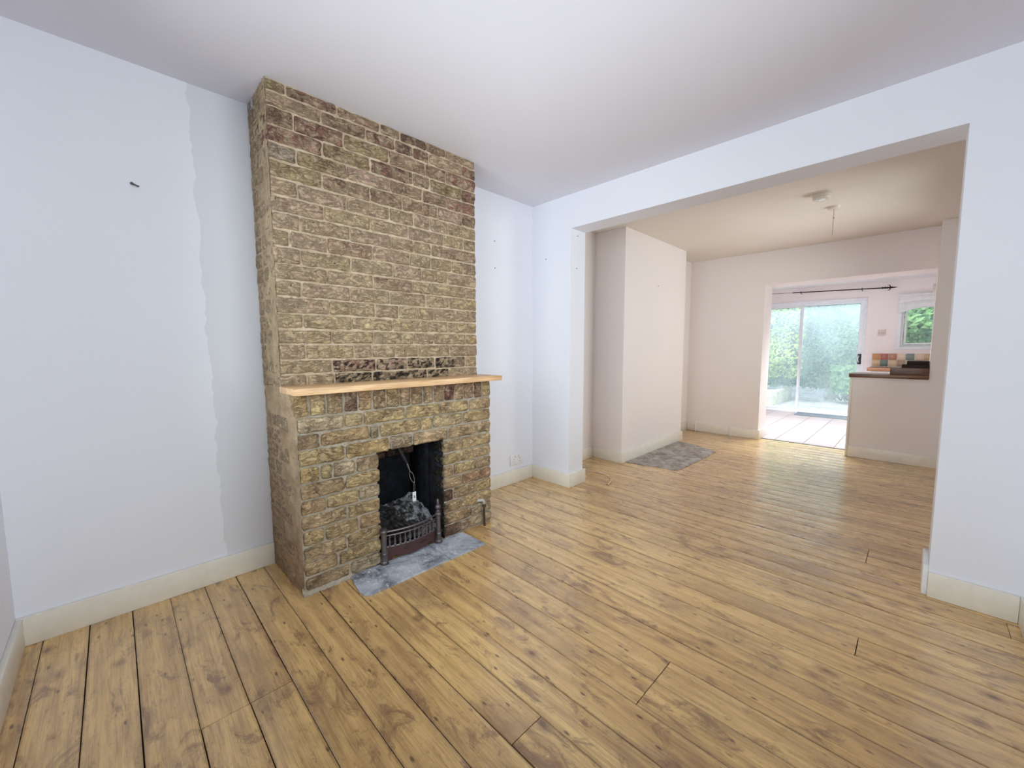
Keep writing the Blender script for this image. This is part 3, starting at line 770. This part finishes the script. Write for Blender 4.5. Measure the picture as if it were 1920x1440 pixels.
# ------------------------------------------------------------------ electrical
so = thing('wall_socket', (0, -.2135, .204), 'white double socket on the wall low between the brick surround and the corner', 'socket')
b = MB(); b.rbox(.0, .010, -.290, -.137, .155, .254, .004, (4, 6, 6)); b.build('face_plate', M['plastic'], so)
for cy in (-.250, -.177):
    b = MB()
    b.box(.0095, .0108, cy - .0025, cy + .0025, .207, .215); b.box(.0095, .0108, cy - .013, cy - .008, .186, .190); b.box(.0095, .0108, cy + .008, cy + .013, .186, .190)
    b.build('pin_hole', M['slot'], so, smooth=False)
    b = MB(); b.box(.010, .0135, cy + (.010 if cy < -.2 else -.022), cy + (.022 if cy < -.2 else -.010), .222, .240, .001); b.build('rocker_switch', M['alarm'], so)
sk = thing('wall_socket', (1.99, YK, 1.403), 'faint white socket on the pink kitchen wall between patio door and window', 'socket')
b = MB(); b.rbox(1.943, 2.037, YK - .010, YK, 1.355, 1.450, .004, (6, 4, 6)); b.build('face_plate', M['alarm'], sk)
b = MB()
for q in (1.965, 1.99, 2.012): b.box(q - .003, q + .003, YK - .0115, YK - .009, 1.393, 1.405)
b.build('pin_hole', M['slot'], sk, smooth=False)
ab = thing('alarm_box', (2.74, 5.6, 1.98), 'small white box on the kitchen side wall beside the opening edge', 'box')
b = MB(); b.rbox(2.515, 2.555, 5.57, 5.64, 1.925, 2.055, .006, (5, 5, 5)); b.build('case', M['alarm'], ab)
b = MB(); b.tube([(2.555, 5.605, 1.99), (2.812, 5.605, 1.99)], .010, 8); b.build('bracket', M['alarm'], ab)

# smoke alarm and ceiling rose
sa = thing('smoke_alarm', (1.843, 1.268, H2), 'round white smoke alarm on the middle room ceiling, nearer of the two ceiling fittings', 'smoke alarm')
b = MB(); b.lathe((1.843, 1.268, H2), [(-.010, .060), (-.008, .070), (0, .070)], 36); b.build('base', M['alarm'], sa)
b = MB(); b.lathe((1.843, 1.268, H2), [(-.048, .030), (-.050, .046), (-.046, .054), (-.038, .0575), (-.036, .0560), (-.028, .0560), (-.026, .0585), (-.014, .0585), (-.010, .056)], 36); b.build('cover', M['alarm'], sa, angle=25)
b = MB(); b.lathe((1.843, 1.268, H2), [(-.0525, .022), (-.050, .024), (-.047, .024)], 24); b.build('test_button', M['plastic'], sa)
cr = thing('ceiling_rose', (1.866, 1.708, H2), 'white ceiling rose with a bare thin cord hanging, farther of the two ceiling fittings', 'ceiling rose')
b = MB(); b.lathe((1.866, 1.708, H2), [(-.024, .010), (-.024, .034), (-.020, .040), (0, .041)], 32); b.build('rose_cover', M['alarm'], cr)
b = MB(); b.tube([(1.866, 1.708, H2 - .02), (1.866, 1.708, 2.26), (1.865, 1.708, 2.19), (1.8655, 1.708, 2.115)], .0022, 6); cd = b.build('cord', M['cord'], cr)
b = MB(); b.lathe((1.867, 1.708, 2.255), [(0, .003), (.006, .006), (.012, .003)], 8); b.build('knot', M['cord'], cd)

# cable stub on the floor
cb = thing('cable', (.45, .4, 0), 'white cable end curling on the boards beside the foot of the dividing wall', 'cable')
pts = [(.03, .42, .012), (.14, .455, .010), (.255, .480, .006), (.363, .512, .006), (.44, .508, .006), (.505, .484, .006), (.56, .435, .007), (.60, .375, .008), (.622, .31, .010), (.631, .262, .012)]
b = MB(); b.tube(pts, .0045, 8); b.build('sheath', M['cable'], cb)
b = MB(); b.tube([(.631, .262, .012), (.634, .240, .010)], .0022, 6); b.tube([(.631, .262, .012), (.645, .244, .016)], .0018, 6); b.tube([(.631, .262, .012), (.622, .246, .022)], .0018, 6)
b.build('bare_wire', M['copper'], cb)

# pipe covers on the far skirting
for (xc, lab) in ((.268, 'white pipe stub clipped over the far skirting, the one nearer the alcove corner'), (.723, 'white pipe stub clipped over the far skirting, the one nearer the kitchen opening')):
    pc = thing('pipe_stub', (xc, YR - .028, 0), lab, 'pipe', 'pipe stubs on the rear skirting')
    b = MB(); b.tube([(xc, YR - .028, .0), (xc, YR - .028, .125), (xc, YR - .010, .131), (xc, YR + .002, .131)], .007, 8); b.build('pipe', M['skirt_white'], pc)

# screws and hook
hk = thing('wall_hook', (0, -2.567, 1.891), 'small dark metal hook screwed alone into the white wall left of the bricks', 'hook')
b = MB(); b.tube([(0, -2.575, 1.893), (.012, -2.572, 1.891), (.020, -2.566, 1.886), (.016, -2.558, 1.884), (.006, -2.556, 1.888)], .0032, 8); b.build('hook', M['screw'], hk)
b = MB(); b.lathe((0, -2.577, 1.895), [(0, .006), (.003, .006), (.004, .004)], 12, 'x'); b.build('washer', M['screw'], hk)
def screw(loc, axis, lab):
    b = MB(); pr = [(0, .004), (.002, .0045), (.0035, .003)]
    if axis == 'y': pr = [(-h_, r_) for h_, r_ in pr]
    b.lathe((0, 0, 0), pr, 10, axis)
    o = b.build('screw', M['screw']); o.location = loc
    tag(o, lab, 'screw', 'screws left in the walls')
screw((0, -.453, 2.031), 'x', 'small grey screw high on the white wall right of the bricks, upper of two')
screw((0, -.450, 1.82), 'x', 'small grey screw on the white wall right of the bricks, lower of two')
screw((.155, 0, 1.932), 'y', 'tiny grey screw on the narrow wall left of the wide opening')
screw((x1, .090, 2.09), 'x', 'tiny grey screw at the top of the opening reveal')
screw((x1, .080, 1.83), 'x', 'tiny grey screw lower down in the opening reveal')
screw((.355, 1.68, 1.86), 'x', 'tiny grey screw on the white chimney breast of the middle room')
screw((2.72, 0, 1.82), 'y', 'tiny grey screw on the white wall right of the wide opening')

# ------------------------------------------------------------------ kitchen
wt = thing('worktop', (2.23, yh + .1, .858), 'dark brown wooden breakfast worktop capping the white half wall', 'worktop')
b = MB(); b.rbox(1.925, xo1 - .002, yh - .022, yh + .34, .8590, .8970, .004, (6, 6, 4)); b.build('board', M['walnut'], wt)
up = thing('wooden_upstand', (2.38, yh, .897), 'brown timber board standing on the worktop against its right end', 'board')
b = MB(); b.rbox(2.243, xo1 - .003, yh - .018, yh + .010, .8972, .968, .002, (6, 4, 5)); b.build('board', M['walnut'], up)
o = MB(); o.rbox(2.325, xo1 - .003, yh + .02, yh + .30, .8972, 1.0, .003, (6, 6, 4)); tag(o.build('wooden_box', M['walnut_dark']), 'very dark flat wooden box lying behind the brown board on the worktop', 'box')
o = MB(); o.rbox(2.36, xo1 - .004, yh + .06, yh + .30, 1.001, 1.035, .003, (6, 6, 4)); tag(o.build('wooden_tray', M['walnut_dark']), 'dark wooden tray on top of the flat wooden box', 'tray')
ku = thing('kitchen_cabinet', (2.35, 5.8, 0), 'white base cabinet under the kitchen window with wooden top', 'cabinet')
b = MB(); b.box(1.93, W - .022, 5.54, YK - .002, .1, .815); b.box(1.96, W - .022, 5.60, YK - .002, 0, .1); b.build('carcass', M['cabinet'], ku, smooth=False)
b = MB(); b.rbox(1.935, 2.35, 5.522, 5.54, .11, .81, .003, (4, 3, 4)); dr = b.build('door', M['cabinet'], ku)
b = MB(); b.rbox(2.355, 2.80, 5.522, 5.54, .11, .81, .003, (4, 3, 4)); b.build('door', M['cabinet'], ku)
b = MB(); b.rbox(1.885, W - .022, 5.50, YK - .002, .816, .856, .003, (4, 4, 4)); b.build('counter_top', M['beech'], ku)
# splashback tiles
sp = thing('tile_splashback', (2.3, YK, .857), 'two rows of mixed terracotta, cream and slate green tiles below the kitchen window', 'tiles')
tw = .0985; tcol = ['c88f5e', 'b0685a', 'bd8468', 'e8d2b8', '7f8f88', 'e8cdb0', 'd2b088', 'c9b090'], ['dcbf96', '77857c', 'e3cba8', 'b89a80', 'd8c0a0', '8a948c', 'e0c4a0', 'c08a66']
tm = {}
for r_ in range(2):
    for k in range(8):
        hx = tcol[r_][k]
        if hx not in tm: tm[hx] = plain('glazed_tile_' + hx, rgb(int(hx[:2], 16), int(hx[2:4], 16), int(hx[4:], 16)), .25)
        xx = 1.897 + k * tw; z1_ = 1.072 - r_ * .103
        if xx + tw > W - .025: continue
        b = MB(); b.rbox(xx + .003, xx + tw - .003, YK - .009, YK, z1_ - .100, z1_ - .001, .002, (3, 3, 3)); b.build('tile', tm[hx], sp)
b = MB(); b.box(1.894, 2.69, YK - .005, YK, .858, 1.075); b.build('grout', M['cabinet'], sp, smooth=False)
# patio door
pd = thing('door_1', ((dx0 + dx1) / 2, YK + .08, 0), kind='structure')
b = MB(); b.box(dx0, dx1, YK - .012, YK + .12, 1.930, dz1, .003); b.box(dx1 - .035, dx1, YK, YK + .12, .0, 1.93, .003); b.box(dx0, dx0 + .05, YK, YK + .12, 0, 1.93, .003); b.box(dx0, dx1, YK, YK + .12, -.01, .022, .003)
b.build('door_frame', M['upvc'], pd)
b = MB(); b.box(dx0 + .05, .93, YK + .02, YK + .05, .022, .062); b.box(dx0 + .05, .93, YK + .02, YK + .05, 1.885, 1.93); b.box(.895, .925, YK + .02, YK + .05, .062, 1.885); b.box(dx0 + .05, dx0 + .08, YK + .02, YK + .05, .062, 1.885)
pn = b.build('fixed_panel', M['upvc'], pd, smooth=False)
b = MB(); b.box(dx0 + .08, .895, YK + .034, YK + .037, .062, 1.885); b.build('glass_pane', M['glass_hazy'], pn, smooth=False)
b = MB(); b.box(.91, dx1 - .035, YK + .06, YK + .09, .022, .055); b.box(.91, dx1 - .035, YK + .06, YK + .09, 1.90, 1.93); b.box(.91, .935, YK + .06, YK + .09, .055, 1.90); b.box(dx1 - .095, dx1 - .035, YK + .06, YK + .09, .055, 1.90)
pn = b.build('sliding_panel', M['upvc'], pd, smooth=False)
b = MB(); b.box(.935, dx1 - .095, YK + .074, YK + .077, .055, 1.90); b.build('glass_pane', M['glass_hazy'], pn, smooth=False)
b = MB(); b.rbox(1.715, 1.765, YK + .035, YK + .06, .893, 1.062, .006, (4, 4, 6)); hd = b.build('handle', M['black'], pd)
b = MB(); b.tube([(1.730, YK + .034, .925), (1.722, YK + .02, .96), (1.722, YK + .02, 1.0), (1.730, YK + .034, 1.03)], .006, 8); b.build('grip', M['upvc'], hd)
mt = MB(); mt.rbox(.95, 1.69, 5.73, 6.09, .0005, .012, .004, (10, 6, 3)); tag(mt.build('doormat', M['mat']), 'thin grey doormat on the pale tiles inside the patio door', 'doormat')
# kitchen window
kw = thing('window_1', ((kx0 + kx1) / 2, YK + .05, kz0), kind='structure')
b = MB()
b.box(kx0 - .035, kx1 + .02, YK - .012, YK + .015, kz0 - .03, kz0 + .015, .003); b.box(kx0 - .035, kx0 + .012, YK - .010, YK + .015, kz0, kz1, .003); b.box(kx1 - .012, kx1 + .02, YK - .010, YK + .015, kz0, kz1, .003); b.box(kx0 - .035, kx1 + .02, YK - .010, YK + .015, kz1 - .02, kz1 + .02, .003)
b.build('window_trim', M['upvc'], kw)
b = MB()
for (i_, w_) in ((0.0, .038), (.045, .028)):
    yo = YK + .03 + i_ * .4
    a0, a1, c0, c1 = kx0 + i_, kx1 - i_, kz0 + i_, kz1 - i_
    b.box(a0, a0 + w_, yo, yo + .04, c0, c1, .003); b.box(a1 - w_, a1, yo, yo + .04, c0, c1, .003); b.box(a0 + w_, a1 - w_, yo, yo + .04, c0, c0 + w_, .003); b.box(a0 + w_, a1 - w_, yo, yo + .04, c1 - w_, c1, .003)
b.build('window_frame', M['upvc'], kw)
b = MB(); b.box(kx0 + .07, kx1 - .07, YK + .068, YK + .071, kz0 + .07, kz1 - .07); b.build('window_pane', M['glass_soft'], kw, smooth=False)
# roman blind with scalloped hem
bl = thing('window_blind', (2.49, YK - .03, 1.985), 'white roman blind with a scalloped hem pulled up over the kitchen window', 'blind')
b = MB(); b.rbox(2.166, 2.81, YK - .045, YK - .012, 1.955, 1.990, .005, (6, 4, 4)); b.build('head_rail', M['fabric'], bl)
b = MB()
def bf(u, v, off=0.0):
    x = 2.170 + .636 * u; zb = 1.690 + .078 * math.sin(PI * u) ** .8 if 0 < u < 1 else 1.690
    z = 1.985 + (zb - 1.985) * v
    yy = YK - .034 - .010 * abs(math.sin(v * PI * 2.2)) - .004 * math.sin(u * 9) * v
    return (x, yy - off, z)
b.grid(lambda u, v: bf(u, v), 30, 26); b.grid(lambda u, v: bf(1 - u, v, .003), 30, 26)
b.build('fabric', M['fabric'], bl, angle=None)
# curtain pole
cp = thing('curtain_pole', (1.4, YK - .08, 2.12), 'dark iron curtain pole with spear finial above the patio door', 'curtain pole')
zp = lambda x: 2.143 - (x - .78) * .033
b = MB(); b.tube([(.78, YK - .08, zp(.78)), (1.95, YK - .08, zp(1.95))], .009, 10); b.build('pole', M['brown_iron'], cp)
b = MB(); b.tube([(.42, YK - .08, zp(.42)), (.79, YK - .08, zp(.79))], .0035, 8); b.build('inner_rod', M['screw'], cp)
b = MB()
b.tube([(1.95 + s_, YK - .08, zp(1.95 + s_)) for s_ in (0, .02, .03, .045, .06, .075, .085, .10, .12, .16, .19)], [.009, .016, .010, .018, .011, .016, .010, .016, .014, .008, .001], 10)
for sg in (1, -1):
    b.tube([(2.045, YK - .08, zp(2.045)), (2.055, YK - .08, zp(2.05) + sg * .022), (2.040, YK - .08, zp(2.04) + sg * .042), (2.022, YK - .08, zp(2.03) + sg * .040)], [.007, .007, .005, .002], 8)
b.build('finial', M['brown_iron'], cp)
for xx in (.90, 1.72):
    b = MB(); b.lathe((xx - .006, YK - .08, zp(xx)), [(0, .012), (.002, .019), (.010, .019), (.012, .012)], 12, 'x'); b.tube([(xx, YK - .08, zp(xx) - .012), (xx, YK - .04, zp(xx) - .022), (xx, YK, zp(xx) - .022)], .005, 8); b.build('bracket', M['brown_iron'], cp)

# ------------------------------------------------------------------ garden
b = MB(); b.grid(lambda u, v: (-3 + 9 * u, YK + .22 + 6.5 * v, -.06 + .02 * noise.noise(Vector((u * 30, v * 16, 0))) + 1.2 * max(0, v - .5)), 60, 40)
tag(b.build('garden_ground', M['gravel'], angle=None), kind='structure')
def leaves(b, n, fn, size, seed):
    r = random.Random(seed)
    for _ in range(n):
        p, nrm = fn(r)
        nrm = (nrm + Vector((r.uniform(-.8, .8), r.uniform(-.8, .8), r.uniform(-.5, .9)))).normalized()
        a = nrm.orthogonal().normalized(); a.rotate(Matrix.Rotation(r.uniform(0, 2 * PI), 3, nrm)); c_ = nrm.cross(a)
        s = size * r.uniform(.6, 1.3); cc = (r.random() ** 1.2, 0, 0, 1)
        vs = [p - a * s, p - a * .2 * s + c_ * .45 * s + nrm * .12 * s, p + a * s, p - a * .2 * s - c_ * .45 * s + nrm * .12 * s]
        b.add(vs, [(0, 1, 2), (0, 2, 3)], cc)
def hedge(name, x0, x1_, yc, z0, z1, amp, n, size, mat, seed, label, cat, slope=.15):
    def surf(u, v):
        x = x0 + (x1_ - x0) * u; z = z0 + (z1 - z0) * v
        y_ = yc + slope * (z - z0) + amp * noise.noise(Vector((x * 1.4, z * 1.6, seed))) + amp * .5 * noise.noise(Vector((x * 4, z * 4, seed)))
        return Vector((x, y_, z))
    o = thing(name, ((x0 + x1_) / 2, yc, z0), label, cat)
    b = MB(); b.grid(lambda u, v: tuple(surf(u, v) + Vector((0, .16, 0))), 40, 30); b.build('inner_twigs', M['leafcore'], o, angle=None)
    b = MB(); leaves(b, n, lambda r: (surf(r.random(), r.random()) + Vector((0, r.uniform(-.10, .14), 0)), Vector((0, -1, .45))), size, seed); q = b.build('foliage', mat, o, smooth=False); q['kind'] = 'stuff'
    return o
hedge('hedge', -2.5, 4.6, 9.3, .20, 4.2, .30, 24000, .050, M['leaf'], 3, 'tall dense green hedge filling the view behind the patio door', 'hedge')
hedge('shrub', -1.2, .62, 8.1, .5, 3.2, .30, 5200, .042, M['leaf2'], 11, 'yellow green shrub behind the raised bed on the left of the garden', 'shrub')
hedge('shrub', 1.1, 2.3, 8.5, .18, .78, .22, 1500, .055, M['leaf'], 19, 'low light green bush growing in front of the tall hedge', 'shrub')
hedge('shrub', 2.0, 4.4, 8.3, .9, 2.9, .35, 5200, .07, M['leaf'], 23, 'leafy bright green shrub seen through the kitchen window', 'shrub')
b = MB(); rr = random.Random(4)
for _ in range(70):
    x = rr.uniform(.95, 2.6); p = Vector((x, 8.85 + rr.uniform(-.08, .08), -.02)); q = [p]
    for k in range(4): p = p + Vector((rr.uniform(-.10, .10), rr.uniform(-.06, .04), rr.uniform(.08, .18))); q.append(p)
    b.tube(q, [.012, .010, .008, .006, .003], 5)
tag(b.build('bare_stems', M['twig']), 'tangle of pale bare stems at the foot of the tall hedge', 'stems', kind='stuff')
rb = thing('raised_bed', (.0, 7.9, -.06), 'low pale stone raised bed at the left outside the patio door', 'planter')
b = MB(); b.rbox(-.9, .34, 7.24, 7.40, -.06, .24, .01, (10, 4, 6)); b.build('front_wall', M['stone'], rb)
b = MB(); b.rbox(.22, .34, 7.40, 8.8, -.06, .24, .01, (4, 10, 6)); b.build('side_wall', M['stone'], rb)
b = MB(); b.box(-.9, .22, 7.40, 8.8, -.06, .19); b.build('soil', M['gravel'], rb, smooth=False)

# ------------------------------------------------------------------ light
w = bpy.data.worlds.new('World'); bpy.context.scene.world = w; w.use_nodes = True
wt_ = w.node_tree; bg = wt_.nodes['Background']; bg.inputs[0].default_value = (.80, .90, 1.0, 1); bg.inputs[1].default_value = 1.5
def area(name, loc, rot, sx, sy, e, col, spread=None):
    l = bpy.data.lights.new(name, 'AREA'); l.shape = 'RECTANGLE'; l.size = sx; l.size_y = sy; l.energy = e; l.color = col
    if spread: l.spread = spread
    o = bpy.data.objects.new(name, l); C.objects.link(o); o.location = loc; o.rotation_euler = rot; return o
area('window_daylight', ((wx0 + wx1) / 2, YB - .13, 1.45), (PI / 2, 0, 0), 2.1, 1.48, 50, (.95, .965, 1.0))
area('bay_daylight', (W + .14, (ry0 + ry1) / 2, 1.45), (0, PI / 2, 0), 1.45, 1.85, 31, (.985, .98, 1.0))
area('added_skylight_lamp', (1.5, 4.4, HK + .25), (0, 0, 0), 1.3, .95, 128, (.97, .98, 1.0))  # added lamp over the made-up skylight, brightens kitchen floor and walls
area('added_side_light', (W + .14, (sy0 + sy1) / 2, 1.45), (0, PI / 2, 0), 1.15, 1.3, 27, (1.0, .95, .91))  # added fill lamp outside the made-up middle room window
area('garden_daylight', (1.25, 6.95, 2.85), (math.radians(-52), 0, 0), 2.6, 1.2, 170, (.95, .98, 1.0))
s = bpy.data.lights.new('sun', 'SUN'); s.energy = 2.2; s.angle = math.radians(12); s.color = (1, .97, .92)
o = bpy.data.objects.new('sun', s); C.objects.link(o); o.rotation_euler = (math.radians(38), 0, math.radians(-25))

# ------------------------------------------------------------------ camera
f, yaw, pit, rol = 756.16073, -.79125794, -.08867386, -.00334836
fw = Vector((math.cos(pit) * math.sin(yaw), math.cos(pit) * math.cos(yaw), math.sin(pit)))
rt = Vector((math.cos(yaw), -math.sin(yaw), 0)); up = rt.cross(fw)
r2 = rt * math.cos(rol) + up * math.sin(rol); u2 = up * math.cos(rol) - rt * math.sin(rol)
cd_ = bpy.data.cameras.new('camera'); cam = bpy.data.objects.new('camera', cd_); C.objects.link(cam)
cd_.sensor_width = 36; cd_.sensor_fit = 'HORIZONTAL'; cd_.lens = f / 1920 * 36; cd_.clip_start = .02
mt_ = Matrix((r2, u2, -fw)).transposed().to_4x4(); mt_.translation = Vector((2.453155, -2.685449, 1.177771)); cam.matrix_world = mt_
sc = bpy.context.scene; sc.camera = cam
sc.view_settings.view_transform = 'Standard'; sc.view_settings.look = 'None'; sc.view_settings.gamma = 1; sc.view_settings.use_curve_mapping = False
sc.view_settings.exposure = 0.5
sc.cycles.use_denoising = True; sc.cycles.max_bounces = 10; sc.cycles.diffuse_bounces = 6; sc.cycles.transparent_max_bounces = 12
sc.cycles.sample_clamp_indirect = 6; sc.cycles.caustics_reflective = False; sc.cycles.caustics_refractive = False
for o in bpy.data.objects:
    if '_org' in o: del o['_org']
